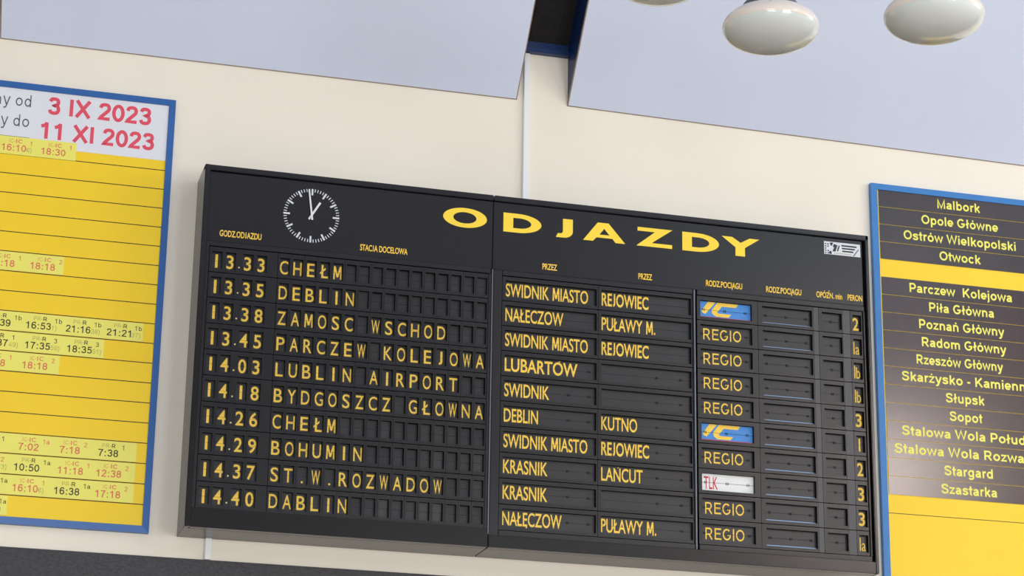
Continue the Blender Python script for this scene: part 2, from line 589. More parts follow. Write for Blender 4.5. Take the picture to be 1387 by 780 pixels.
wall_with_openings('wall_right', 'y', XR, YB, D, [(-7.5, -2.9, Z(1.3), Z(3.0))], 0.2)
wall_with_openings('wall_back', 'x', YB, XL, XR, [(-4.5, 0.0, Z(-2.7), Z(0.7)), (3.5, 7.4, Z(-2.7), Z(0.7)), (9.3, 10.9, Z(3.4), Z(4.8))], 0.2)
window(1, 'y', XR, -7.5, -2.9, Z(1.3), Z(3.0), 4, 0.08)
window(2, 'x', YB, -4.5, 0.0, Z(-2.7), Z(0.7), 3, 0.08)
window(3, 'x', YB, 3.5, 7.4, Z(-2.7), Z(0.7), 3, 0.08)
window(4, 'x', YB, 9.3, 10.9, Z(3.4), Z(4.8), 2, 0.08)

# dark granite cladding on the lower part of the wall
b = MB()
b.bevelbox(XL, XR, D - 0.02, D, 0, Z(-0.107), M_GRANITE, 0.004)
struct(b.build('trim_1'))

# sloping ceiling boards that rise from the wall towards the hall
TH = math.radians(51.0)
SL = (ZC - Z(2.51)) / math.sin(TH)


def slope_pt(x, z, t, n):              # t up the slope, n behind it
    return (x, D - 0.003 - t * math.cos(TH) + n * math.sin(TH) * 0, Z(z) + t * math.sin(TH) + n)


def ceiling_board(x0, x1, za, zb, skew0=0.0, skew1=0.0):
    """a board with a narrow grey-brown edging along its foot and sides"""
    b = MB()
    th, e = 0.026, 0.0055

    def pt(u, t, n):                     # u across from 0 to 1 (metres in from an edge given as a pair)
        k, d = u
        f = t / SL
        a, c = x0 + skew0 * f, x1 + skew1 * f
        x = a + d if k == 0 else c - d
        w = (x - x0) / (x1 - x0)
        return slope_pt(x, za + (zb - za) * w, t, n)
    L0, L1, R1, R0 = (0, 0.0), (0, e), (1, e), (1, 0.0)
    b.add([pt(L1, e, 0), pt(R1, e, 0), pt(R1, SL, 0), pt(L1, SL, 0)], [(0, 1, 2, 3)], M_PANEL)
    b.add([pt(L0, 0, 0), pt(R0, 0, 0), pt(R1, e, 0), pt(L1, e, 0), pt(L0, SL, 0), pt(L1, SL, 0), pt(R1, SL, 0), pt(R0, SL, 0)],
          [(0, 1, 2, 3), (0, 3, 5, 4), (1, 7, 6, 2)], M_PANEL_EDGE)
    P = [pt(L0, 0, 0), pt(R0, 0, 0), pt(R0, SL, 0), pt(L0, SL, 0), pt(L0, 0, th), pt(R0, 0, th), pt(R0, SL, th), pt(L0, SL, th)]
    b.add(P, [(4, 7, 6, 5), (0, 4, 5, 1), (1, 5, 6, 2), (2, 6, 7, 3), (3, 7, 4, 0)], M_PANEL_EDGE)
    return struct(b.build('ceiling_board'))


ceiling_board(-1.050, 1.690, 2.508, 2.513, -0.26)
ceiling_board(1.975, 6.2, 2.511, 2.462)
ceiling_board(-5.2, -1.066, 2.50, 2.508, 0.0, -0.26)
ceiling_board(6.5, XR, 2.462, 2.40)

# blue steel fascias at the sides of the slot between the boards, beam and black mesh at its back
OFF = 0.30
for x0, x1 in ((1.664, 1.684), (1.977, 1.997)):
    b = MB()
    P = []
    for x in (x0, x1):
        P += [slope_pt(x, 2.512, 0.0, 0.022), slope_pt(x, 2.512, SL, 0.022), slope_pt(x, 2.512, SL, OFF + 0.12), slope_pt(x, 2.512, 0.0, OFF + 0.12)]
    b.add(P, [(0, 1, 2, 3), (4, 7, 6, 5), (0, 4, 5, 1), (3, 2, 6, 7), (1, 5, 6, 2), (0, 3, 7, 4)], M_BLUE_STEEL)
    struct(b.build('trim_2' if x0 < 1.8 else 'trim_3'))
b = MB()
b.bevelbox(1.684, 1.977, D - 0.045, D, Z(2.79), Z(2.814), M_BLUE_STEEL, 0.003)
b.box(1.684, 1.977, D - 0.006, D, Z(2.814), Z(2.87), M_BLUE_STEEL)
struct(b.build('trim_4'))
b = MB()
P = [slope_pt(x, 2.512, t, OFF + 0.05 + n) for n in (0, 0.02) for x, t in ((1.684, 0.0), (1.977, 0.0), (1.977, SL), (1.684, SL))]
b.hexa(P, M_MESH)
struct(b.build('trim_5'))

# ------------------------------------------------------------------ the departure board
BW, BH, SX = 3.6, 1.85, 1.503
board = thing('departure_board', (BW / 2, D, Z0),
              'large black split-flap departure board with clock and yellow title ODJAZDY', 'departure board')
BO = (BW / 2, D, Z0)


def bpart(b, name, parent=None, at=None):
    """link a board part; meshes are written in board coordinates (z from the lower edge)"""
    for i, (x, y, z) in enumerate(b.v):
        b.v[i] = (x - BO[0], y - BO[1], z)
    o = b.build(name, parent or board, loc=None)
    return o


ROW = 0.1328
TOPL, TOPR = 1.424, 1.421
rows_l = [TOPL - ROW * i for i in range(11)]
rows_r = [TOPR - ROW * i for i in range(11)]
YF, YFLAP = 0.018, 0.038

for side, (x0, x1) in enumerate(((0.0, SX - 0.0015), (SX + 0.0015, BW))):
    b = MB()
    b.bevelbox(x0, x1, 0.045, D, 0.0, BH, M_BLACK, 0.002)                      # case
    b.bevelbox(x0, x1, 0.0, 0.05, BH - 0.028, BH, M_BLACK, 0.003)              # top rim
    if side == 0:
        b.bevelbox(0.0, 0.027, -0.002, 0.05, 0.0, BH, M_BLACK, 0.003)          # left rim
    else:
        b.bevelbox(BW - 0.018, BW, 0.0, 0.05, 0.0, BH, M_BLACK, 0.003)         # right rim
    bpart(b, 'cabinet')
    b = MB()
    if side == 0:
        b.bevelbox(0.027, SX - 0.002, 0.002, 0.046, 0.0, 0.096, M_BLACK, 0.003)
    else:
        b.bevelbox(SX + 0.002, BW - 0.0185, 0.002, 0.046, 0.0, 0.062, M_BLACK, 0.003)
    bpart(b, 'lower_panel')

# header panels with their lettering
hl, hr = MB(), MB()
hl.bevelbox(0.029, SX - 0.002, 0.016, 0.046, 1.452, BH - 0.031, M_HEAD, 0.002)
hr.bevelbox(SX + 0.002, BW - 0.034, 0.016, 0.046, 1.452, BH - 0.031, M_HEAD, 0.002)
header_l = bpart(hl, 'header_panel')
header_r = bpart(hr, 'header_panel')
yt = 0.0148


def ell(cx, cz, rx, rz, n=56):
    return [(cx + rx * math.cos(2 * PI * i / n), cz + rz * math.sin(2 * PI * i / n)) for i in range(n)]


def dee(x0, x1, z0, z1, t, rnd):
    r = (z1 - z0) / 2
    cz = (z0 + z1) / 2
    rx = min((x1 - x0) * rnd, (x1 - x0) * 0.96)
    return [(x0, z0), (x1 - rx, z0)] + arc(x1 - rx, cz, rx, r, -90, 90, 28) + [(x0, z1)]


ZB, ZT = 1.662, 1.766
title = [
    (header_l, [ell(1.353, 1.7135, 0.1165, 0.0535), ell(1.352, 1.7135, 0.0615, 0.0305)]),
    (header_r, [dee(1.558, 1.763, ZB, ZT, 0, 0.62), dee(1.611, 1.708, ZB + 0.024, ZT - 0.024, 0, 0.66)]),
    (header_r, [[(1.880, ZT), (1.934, ZT), (1.934, ZB + 0.036)] + arc(1.884, ZB + 0.036, 0.050, 0.036, 0, -90, 12) + [(1.842, ZB), (1.852, ZB + 0.022), (1.864, ZB + 0.022)] + arc(1.864, ZB + 0.036, 0.016, 0.014, -90, 0, 6)]),
    (header_r, [[(1.990, ZB), (2.044, ZB), (2.064, ZB + 0.021), (2.151, ZB + 0.021), (2.168, ZB), (2.222, ZB), (2.130, ZT), (2.070, ZT)],
                [(2.080, ZB + 0.038), (2.135, ZB + 0.038), (2.106, ZB + 0.072)]]),
    (header_r, [[(2.283, ZB), (2.482, ZB), (2.482, ZB + 0.021), (2.368, ZB + 0.021), (2.484, ZT), (2.290, ZT), (2.290, ZT - 0.021), (2.386, ZT - 0.021)]]),
    (header_r, [dee(2.539, 2.745, ZB, ZT, 0, 0.62), dee(2.593, 2.690, ZB + 0.024, ZT - 0.024, 0, 0.66)]),
    (header_r, [[(2.838, ZB), (2.892, ZB), (2.892, ZB + 0.048), (2.975, ZT), (2.918, ZT), (2.868, ZB + 0.075), (2.820, ZT), (2.761, ZT), (2.838, ZB + 0.048)]]),
]
for par, loops in title:
    b = MB()
    b.shape(loops, yt, M_TITLE)
    bpart(b, 'title_letter', par)

heads = [(header_l, 'GODZ.ODJAZDU', 0.092, 0.303), (header_l, 'STACJA DOCELOWA', 0.808, 1.055),
         (header_r, 'PRZEZ', 1.771, 1.850), (header_r, 'PRZEZ', 2.294, 2.370), (header_r, 'RODZ.POCIAGU', 2.669, 2.873),
         (header_r, 'RODZ.POCIAGU', 3.008, 3.209), (header_r, 'OPÓZN. min', 3.295, 3.443), (header_r, 'PERON', 3.475, 3.560)]
for k, (par, s, x0, x1) in enumerate(heads):
    b = MB()
    zb = 1.480 if k < 2 else 1.4765
    put_text(b, s, x0, x1, zb, 0.033, yt, M_YEL, 0.020)
    if 'POCIAGU' in s:                                 # the little hook under the A
        xa = x0 + (x1 - x0) * 0.715
        b.poly([(xa, zb), (xa + 0.004, zb), (xa + 0.002, zb - 0.008), (xa - 0.002, zb - 0.006)], yt, M_YEL)
    if 'OP' in s:
        xa = x0 + (x1 - x0) * 0.47
        b.poly([(xa, zb + 0.036), (xa + 0.003, zb + 0.036), (xa + 0.007, zb + 0.044), (xa + 0.003, zb + 0.044)], yt, M_YEL)
    bpart(b, 'column_heading', par)

# clock
CX, CZ, CR = 0.5515, 1.638, 0.1435
b = MB()
for i in range(60):
    a = math.radians(90 - 6 * i)
    big = i % 5 == 0
    l, w = (0.034, 0.0092) if big else (0.0165, 0.0042)
    c, s = math.cos(a), math.sin(a)
    P = [(CX + c * r - s * q, CZ + s * r + c * q) for r, q in ((CR - l, -w / 2), (CR, -w / 2), (CR, w / 2), (CR - l, w / 2))]
    b.poly(P, yt, M_WHITE)
clock = bpart(b, 'clock_face', header_l)


def hand(name, ang, l, tail, w0, w1, y):
    a = math.radians(90 - ang)
    c, s = math.cos(a), math.sin(a)
    P = [(-tail, -w0 / 2), (l, -w1 / 2), (l, w1 / 2), (-tail, w0 / 2)]
    P = [(CX + c * r - s * q, CZ + s * r + c * q) for r, q in P]
    b = MB()
    b.hexa([(x, y, z) for x, z in P] + [(x, y + 0.003, z) for x, z in P], M_HAND)
    bpart(b, name, header_l)


hand('hour_hand', 30.5, 0.083, 0.026, 0.0105, 0.0105, 0.0085)
hand('minute_hand', -8.0, 0.137, 0.026, 0.0095, 0.0075, 0.004)

# white emblem plate at the upper right of the header
b = MB()
ye = 0.0146
b.rect(3.347, 3.557, 1.7265, 1.7985, ye, M_WHITE)
yk = ye - 0.0005
for i in range(5):
    b.rect(3.352, 3.360, 1.731 + i * 0.0125, 1.738 + i * 0.0125, yk, M_HEAD)
    if i in (0, 4, 1):
        b.rect(3.366, 3.374, 1.731 + i * 0.0125, 1.738 + i * 0.0125, yk, M_HEAD)
b.rect(3.366, 3.374, 1.7685, 1.7755, yk, M_HEAD)
b.rect(3.376, 3.390, 1.729, 1.745, yk, M_HEAD)
b.poly([(3.380, 1.792), (3.400, 1.796), (3.393, 1.776), (3.386, 1.776)], yk, M_HEAD)
b.poly([(3.395, 1.745), (3.413, 1.745), (3.425, 1.782), (3.404, 1.788), (3.398, 1.770), (3.406, 1.768)], yk, M_HEAD)
b.poly([(3.420, 1.748), (3.428, 1.748), (3.438, 1.779), (3.432, 1.783)], yk, M_HEAD)
for i in range(3):
    z = 1.7865 - i * 0.0155
    b.rect(3.448 + i * 0.002, 3.536 - i * 0.010, z - 0.0085, z, yk, M_HEAD)
b.poly([(3.514, 1.729), (3.520, 1.729), (3.548, 1.768), (3.545, 1.771)], yk, M_HEAD)
for i in range(9):
    b.rect(3.405 + i * 0.0115, 3.412 + i * 0.0115, 1.7335, 1.7385, yk, M_FAINT)
bpart(b, 'emblem_plate', header_r)

# mullions: bright edge strips and the plain dark upright right of the joint
for x0, x1, z0, z1 in ((SX - 0.0025, SX + 0.0025, 0.066, 1.448), (2.5965, 2.6035, 0.064, 1.446)):
    b = MB()
    b.bevelbox(x0, x1, 0.004, 0.046, z0, z1, M_STRIP, 0.001)
    bpart(b, 'edge_strip')
b = MB()
b.bevelbox(SX + 0.0075, 1.5565, 0.014, 0.046, 0.064, 1.449, M_MODULE, 0.002)
bpart(b, 'upright')

# rails that frame the flap rows
for nm, (x0, x1, y0, z0, z1) in (('top_rail', (0.046, 1.494, 0.010, 1.4255, 1.4495)), ('side_rail', (0.029, 0.0455, 0.012, 0.098, 1.4495)),
                                 ('side_rail', (1.4845, 1.4995, 0.012, 0.098, 1.4245)), ('top_rail', (1.558, 2.592, 0.010, 1.4225, 1.4485)),
                                 ('bottom_rail', (1.558, 2.592, 0.010, 0.0645, 0.0905)), ('top_rail', (2.617, 3.566, 0.010, 1.4225, 1.4485)),
                                 ('bottom_rail', (2.617, 3.566, 0.010, 0.0645, 0.0905)), ('side_rail', (3.5590, 3.5675, 0.008, 0.0915, 1.4215))):
    b = MB()
    b.bevelbox(x0, x1, y0, 0.046, z0, z1, M_MODULE, 0.002)
    bpart(b, nm)


def cell(b, x0, x1, z0, z1, hx0, hx1, hz0, hz1, m=M_MODULE):
    """one flap module's front: four bars round its window, deep enough to show the reveal"""
    y1 = YFLAP + 0.004
    ym = YF + 0.0025
    for ya, yb, mm in ((YF, ym, m), (ym, y1, M_DARK)):  # bars behind the front coloured near-black, painting in the recess shade
        b.box(x0, x1, ya, yb, hz1, z1, mm)
        b.box(x0, x1, ya, yb, z0, hz0, mm)
        b.box(x0, hx0, ya, yb, hz0, hz1, mm)
        b.box(hx1, x1, ya, yb, hz0, hz1, mm)


def flap_plate(b, hx0, hx1, hz0, hz1, m, hinges=(), gap=0.0013):
    zc = (hz0 + hz1) / 2
    b.box(hx0, hx1, YFLAP, YFLAP + 0.003, zc + gap / 2, hz1, m)
    b.box(hx0, hx1, YFLAP, YFLAP + 0.003, hz0, zc - gap / 2, m)
    b.box(hx0, hx1, YFLAP + 0.0032, YFLAP + 0.004, zc - 0.004, zc + 0.004, M_DARK)


def split_line(b, hx0, hx1, zc, hinges, t=0.0016):
    y = YFLAP - 0.0009
    b.rect(hx0, hx1, zc - t / 2, zc + t / 2, y, M_DARK)
    for h in hinges:
        for d in (-0.0045, 0.0045):
            b.box(h + d - 0.0014, h + d + 0.0014, YFLAP - 0.0025, YFLAP - 0.0002, zc - 0.0065, zc + 0.0065, M_DARK)


YT = YFLAP - 0.0006
times = ['13.33', '13.35', '13.38', '13.45', '14.03', '14.18', '14.26', '14.29', '14.37', '14.40']
dest = ['CHEŁM', 'DEBLIN', 'ZAMOSC WSCHOD', 'PARCZEW KOLEJOWA', 'LUBLIN AIRPORT', 'BYDGOSZCZ GŁOWNA', 'CHEŁM', 'BOHUMIN', 'ST.W.ROZWADOW', 'DABLIN']
DIG = [0.0875, 0.1555, 0.2435, 0.3120]
CELLX = [0.4280 + 0.0683 * k for k in range(16)]
HW = 0.0255


def place(o, z, x=0.0):
    o.location = (x - BO[0], -BO[1], z)


def flap_mesh(b, name):
    """mesh object written around x = 0, z = 0 at the board's depth"""
    return b.build(name)


def put(o, row, x, zc):
    o.parent = row
    o.location = (x - BO[0], -BO[1], zc)
    o.rotation_euler = (0, 0, 0)


blank_proto = None
glyph_proto = {}
ZH = 0.045                                          # half height of a letter window


def letter_flap(ch, kind):
    key = (ch, kind)
    if key in glyph_proto:
        o = glyph_proto[key].copy()
        COL.objects.link(o)
        return o
    b = MB()
    flap_plate(b, -HW, HW, -ZH, ZH, M_FLAP)
    if kind == 'blank_flap':
        pass
    elif kind == 'digit_flap':
        if ch == '1':
            b.rect(-0.0065, 0.0065, -0.035, 0.035, YT, M_YEL)
        else:
            put_text(b, ch, 0, 0, -0.035, 0.070, YT, M_YEL, 0.014, centre=0.0, squeeze=0.92, maxw=0.040)
    elif ch == '.':
        b.poly([(0.0005 + 0.0055 * math.cos(a * PI / 6), -0.0285 + 0.0055 * math.sin(a * PI / 6)) for a in range(12)], YT, M_YEL)
    else:
        put_text(b, ch, 0, 0, -0.035, 0.070, YT, M_YEL, 0.008, centre=0.0, squeeze=0.92, maxw=0.0425)
    if kind != 'blank_flap':
        split_line(b, -HW, HW, 0.0, (), 0.0012)
    o = b.build(kind)
    glyph_proto[key] = o
    return o


for i in range(10):
    z1, z0 = rows_l[i] - 0.0019, rows_l[i + 1] + 0.0019
    zc = rows_l[i] - 0.069
    b = MB()
    hz0, hz1 = zc - ZH, zc + ZH
    xs = [0.050, 0.1215, 0.1895]
    # time modules, then the plain piece before the station letters
    for hx, x0, x1 in ((DIG[0], 0.0490, 0.1210), (DIG[1], 0.1217, 0.1890), (DIG[2], 0.2095, 0.2775), (DIG[3], 0.2782, 0.3455)):
        cell(b, x0, x1, z0, z1, hx - HW, hx + HW, hz0, hz1)
    b.box(0.1893, 0.2092, YF, YFLAP, z0, z1, M_MODULE)
    b.box(0.3460, 0.3920, YF + 0.001, YFLAP, z0, z1, M_MODULE)
    for k, cx in enumerate(CELLX):
        cell(b, cx - 0.0337, cx + 0.0337, z0, z1, cx - HW, cx + HW, hz0, hz1)
    b.poly([(0.1985 + 0.0045 * math.cos(a * PI / 6), zc - 0.029 + 0.0045 * math.sin(a * PI / 6)) for a in range(12)], YF - 0.0005, M_DOT)
    row = bpart(b, 'destination_row')
    digs = times[i].replace('.', '')
    for k in range(4):
        put(letter_flap(digs[k], 'digit_flap'), row, DIG[k], zc)
    for k in range(16):
        ch = dest[i][k] if k < len(dest[i]) else ' '
        o = letter_flap(ch, 'blank_flap' if ch == ' ' else 'letter_flap')
        put(o, row, CELLX[k], zc)
        if ch == ' ':
            o.rotation_euler = (random.uniform(-0.03, 0.03), 0, random.uniform(-0.02, 0.02))

# right half: two "via" columns
via = [[('SWIDNIK MIASTO', 0.443), ('NAŁECZOW', 0.310), ('SWIDNIK MIASTO', 0.443), ('LUBARTOW', 0.388), ('SWIDNIK', 0.238), ('DEBLIN', 0.180),
        ('SWIDNIK MIASTO', 0.443), ('KRASNIK', 0.233), ('KRASNIK', 0.233), ('NAŁECZOW', 0.310)],
       [('REJOWIEC', 0.257), ('PUŁAWY M.', 0.294), ('REJOWIEC', 0.257), None, None, ('KUTNO', 0.193), ('REJOWIEC', 0.257), ('LANCUT', 0.222), None, ('PUŁAWY M.', 0.294)]]
VWIN = [(1.5765, 2.067), (2.0935, 2.585)]
for i in range(10):
    z1, z0 = rows_r[i] - 0.0021, rows_r[i + 1] + 0.0021
    zc = rows_r[i] - 0.0685
    hz0, hz1 = zc - 0.046, zc + 0.046
    b = MB()
    cell(b, 1.5595, 2.0745, z0, z1, VWIN[0][0], VWIN[0][1], hz0, hz1)
    cell(b, 2.0765, 2.5905, z0, z1, VWIN[1][0], VWIN[1][1], hz0, hz1)
    row = bpart(b, 'via_row')
    for c in (0, 1):
        hx0, hx1 = VWIN[c]
        cx = (hx0 + hx1) / 2
        b = MB()
        w = hx1 - hx0
        flap_plate(b, -w / 2, w / 2, -0.046, 0.046, M_FLAP)
        t = via[c][i]
        if t:
            xs = -w / 2 + 0.0065
            heavy = 0.018 if t[0] in ('REJOWIEC', 'LUBARTOW') else 0.012
            put_text(b, t[0], xs, xs + t[1], -0.0335, 0.070, YT, M_YEL, heavy)
            if t[0] == 'LUBARTOW':
                xa = xs + t[1] * 0.735
                b.poly([(xa, 0.038), (xa + 0.006, 0.038), (xa + 0.012, 0.043), (xa + 0.005, 0.043)], YT, M_YEL)
            if t[0] == 'LANCUT':
                xa = xs + t[1] * 0.385
                b.poly([(xa, 0.037), (xa + 0.005, 0.037), (xa + 0.010, 0.042), (xa + 0.004, 0.042)], YT, M_YEL)
            if t[0] == 'NAŁECZOW' and i == 9:
                xa = xs + t[1] * 0.40
                b.poly([(xa, -0.0335), (xa + 0.006, -0.0335), (xa + 0.004, -0.043), (xa - 0.003, -0.041)], YT, M_YEL)
        hs = [0.10, 0.21] if c == 0 else [0.06, 0.19]
        hs = [h for h in hs if i >= 3 and not (t and -w / 2 + 0.01 + t[1] > h - 0.01)]
        split_line(b, -w / 2, w / 2, 0.0, hs, 0.0011)
        put(b.build('via_flap'), row, cx, zc)

# train type, second type, delay and platform columns
kind = ['IC', 'REGIO', 'REGIO', 'REGIO', 'REGIO', 'IC', 'REGIO', 'TLK', 'REGIO', 'REGIO']
plat = ['2', '1a', '1b', '1b', '3', '1', '2', '3', '3', '1a']
WIN = [(2.637, 2.926), (2.985, 3.2675), (3.325, 3.4385), (3.501, 3.5505)]
for i in range(10):
    z1, z0 = rows_r[i] - 0.0021, rows_r[i + 1] + 0.0021
    zc = rows_r[i] - 0.0685
    hh = 0.0455
    b = MB()
    cell(b, 2.6185, 2.9580, z0, z1, *WIN[0], zc - hh, zc + hh)
    cell(b, 2.9600, 3.2740, z0, z1, *WIN[1], zc - hh, zc + hh)
    b.box(3.2755, 3.3040, YF, YFLAP, z0, z1, M_FILLER)
    b.box(3.4435, 3.4855, YF, YFLAP, z0, z1, M_FILLER)
    cell(b, 3.3060, 3.4420, z0, z1, *WIN[2], zc - hh, zc + hh)
    cell(b, 3.4875, 3.5578, z0, z1, *WIN[3], zc - hh, zc + hh)
    row = bpart(b, 'train_row')
    # train type
    hx0, hx1 = WIN[0]
    w = (hx1 - hx0) / 2
    cx = (hx0 + hx1) / 2
    b = MB()
    if kind[i] == 'REGIO':
        flap_plate(b, -w, w, -hh, hh, M_FLAP)
        put_stroke(b, 'REGIO', -w + 0.022, -w + 0.234, -0.031, 0.062, YT, M_YEL, 92)
        hs = [-w + 0.014, -0.0, w - 0.028]
    elif kind[i] == 'IC':
        flap_plate(b, -w, w, -hh, hh, M_FLAP_BLUE)
        b.rect(-w, w, -hh, -hh + 0.0085, YT, M_FLAP_RED)
        b.poly([(-0.094, 0.0445), (-0.052, 0.0445), (-0.110, -0.0235), (-0.126, -0.0175), (-0.131, -0.0065)], YT - 0.0001, M_YEL)
        b.poly([(-0.041, 0.0445), (-0.020, 0.0445), (0.076, 0.0445), (0.062, 0.0250), (-0.030, 0.0250)], YT - 0.0001, M_YEL)
        b.poly([(-0.041, 0.0445), (-0.030, 0.0250), (-0.0165, 0.0250), (-0.044, -0.0095), (-0.075, 0.0)], YT - 0.0001, M_YEL)
        b.poly([(-0.075, 0.0), (-0.044, -0.0095), (-0.034, -0.0150), (0.036, -0.0150), (0.020, -0.0330), (-0.052, -0.0330), (-0.070, -0.0200)], YT - 0.0001, M_YEL)
        hs = [-w + 0.026, -0.001, w - 0.031]
    else:
        flap_plate(b, -w, w, -hh, hh, M_FLAP_WHITE)
        put_text(b, 'TLK', -w + 0.016, -w + 0.092, -0.034, 0.066, YT, M_FLAP_RED, 0.008)
        hs = [-w + 0.026, -0.001, w - 0.031]
    split_line(b, -w, w, 0.0, hs)
    put(b.build('train_type_flap'), row, cx, zc)
    # second train type, blank with a pale line along its foot
    hx0, hx1 = WIN[1]
    w = (hx1 - hx0) / 2
    b = MB()
    flap_plate(b, -w, w, -hh, hh, M_FLAP)
    if i != 2:
        b.rect(-w, w, -hh + 0.001, -hh + 0.0085, YT, M_PALE_LINE)
    split_line(b, -w, w, 0.0, [-w + 0.026, -0.001, w - 0.031])
    put(b.build('train_type_flap'), row, (hx0 + hx1) / 2, zc)
    # delay
    hx0, hx1 = WIN[2]
    w = (hx1 - hx0) / 2
    b = MB()
    flap_plate(b, -w, w, -hh, hh, M_FLAP)
    split_line(b, -w, w, 0.0, [0.0])
    put(b.build('delay_flap'), row, (hx0 + hx1) / 2, zc)
    # platform
    hx0, hx1 = WIN[3]
    w = (hx1 - hx0) / 2
    b = MB()
    flap_plate(b, -w, w, -hh, hh, M_FLAP)
    p = plat[i]
    if p == '1':
        b.rect(-0.004, 0.005, -0.035, 0.035, YT, M_YEL)
    elif len(p) == 2:
        b.rect(-0.016, -0.010, -0.035, 0.035, YT, M_YEL)
        put_text(b, p[1], -0.005, 0.018, -0.035, 0.062, YT, M_YEL, 0.004)
    else:
        put_text(b, p, -0.017, 0.018, -0.035, 0.070, YT, M_YEL, 0.018)
    split_line(b, -w, w, 0.0, (), 0.0011)
    put(b.build('platform_flap'), row, (hx0 + hx1) / 2, zc)


# ------------------------------------------------------------------ framed boards left and right of it
YS = D - 0.026                                       # printed sheets lie here


def frame_mesh(x0, x1, z0, z1, w, m):
    b = MB()
    y0, y1 = D - 0.034, D
    for bars in (((x0, z1), (x1, z1), (x1 - w, z1 - w), (x0 + w, z1 - w)), ((x1, z0), (x0, z0), (x0 + w, z0 + w), (x1 - w, z0 + w)),
                 ((x0, z0), (x0, z1), (x0 + w, z1 - w), (x0 + w, z0 + w)), ((x1, z1), (x1, z0), (x1 - w, z0 + w), (x1 - w, z1 - w))):
        # outer edge a little lower than the inner one: a mitred, slightly raised moulding
        (ax, az), (bx_, bz), (cx, cz), (dx, dz) = bars
        o = lambda x, y, z: (x, y, Z(z))
        V = [o(ax, y0 + 0.003, az), o(bx_, y0 + 0.003, bz), o(cx, y0, cz), o(dx, y0, dz), o(ax, y1, az), o(bx_, y1, bz), o(cx, y1, cz), o(dx, y1, dz)]
        b.add(V, [(3, 2, 1, 0), (0, 1, 5, 4), (1, 2, 6, 5), (2, 3, 7, 6), (3, 0, 4, 7), (4, 5, 6, 7)], m)
    return b


def wpart(b, name, root, smooth=False):
    L = root.location
    b.v = [(x - L.x, y - L.y, z - L.z) for x, y, z in b.v]
    return b.build(name, root, smooth)


P0, P1 = -1.27, -0.140
lp = thing('timetable_board', ((P0 + P1) / 2, D, Z0), 'blue framed yellow timetable left of the departure board, headed with red dates 2023', 'timetable')
wpart(frame_mesh(P0, P1, 0.002, 2.271, 0.034, M_FRAME), 'frame', lp)
b = MB()
b.box(P0 + 0.03, P1 - 0.03, YS, D, Z(0.03), Z(2.245), M_SHEET)
LINE0, LP_P = 1.8815, 0.1023
for k in range(18):
    z = LINE0 - LP_P * k
    b.rect(P0 + 0.034, P1 - 0.034, Z(z - 0.0022), Z(z + 0.0022), YS - 0.0005, M_LINE)
wpart(b, 'yellow_sheet', lp)
b = MB()
b.box(P0 + 0.034, P1 - 0.0345, YS - 0.0014, YS - 0.0002, Z(1.934), Z(2.2365), M_PAPER)
b.box(P0 + 0.034, -0.862, YS - 0.0022, YS - 0.0013, Z(1.978), Z(2.2365), M_PAPER)
b.rect(P0 + 0.034, -0.862, Z(1.9755), Z(1.978), YS - 0.0018, M_LINE)
y = YS - 0.0018
put_stroke(b, '3 IX 2023', -0.783, -0.261, Z(2.118), 0.092, y, M_RED, 146)
put_stroke(b, '11 XI 2023', -0.812, -0.238, Z(1.983), 0.090, y, M_RED, 146)
y = YS - 0.0026
put_stroke(b, 'ważny od', -1.187, -0.869, Z(2.142), 0.066, y, M_GREYTXT, 78)
put_stroke(b, 'ważny do', -1.187, -0.871, Z(2.032), 0.066, y, M_GREYTXT, 78)
wpart(b, 'date_sheet', lp)


def entry(b, kindtxt, t, x0, zb, sup, suf=None, red=False, y=0, wide=0.121):
    """one departure on a strip: train type above, time below, platform as a raised figure"""
    m = M_ORANGE if red else M_BLKTXT
    x1 = x0 + wide * (1.0 if len(t) == 5 else 0.80)
    put_stroke(b, t, x0, x1, zb, 0.036, y, m, 105)
    c = x0 + 0.046 if len(t) == 5 else x0 + 0.028
    first, second = kindtxt.split('-')
    xm = c + (0.024 if len(second) == 2 else 0.036)
    put_stroke(b, first + '-', c - 0.010, xm - 0.003, zb + 0.044, 0.021, y, M_FAINT if not red else M_ORANGE, 62)
    put_stroke(b, second, xm, c + 0.054, zb + 0.044, 0.021, y, m, 110)
    put_stroke(b, sup, x1 + 0.018, None, zb + 0.037, 0.024, y, m, 85)
    if suf:
        put_stroke(b, suf, x1 + 0.003, None, zb + 0.001, 0.024, y, M_FAINT, 55)


def strip(x1, ztop, entries):
    b = MB()
    zl = ztop - LP_P
    b.box(P0 + 0.036, x1, YS - 0.0024, YS - 0.0006, Z(zl + 0.003), Z(ztop - 0.004), M_STICKER)
    for e in entries:
        entry(b, *e[:2], e[2], Z(zl + 0.0205), *e[3:], y=YS - 0.0030)
    wpart(b, 'time_strip', lp)


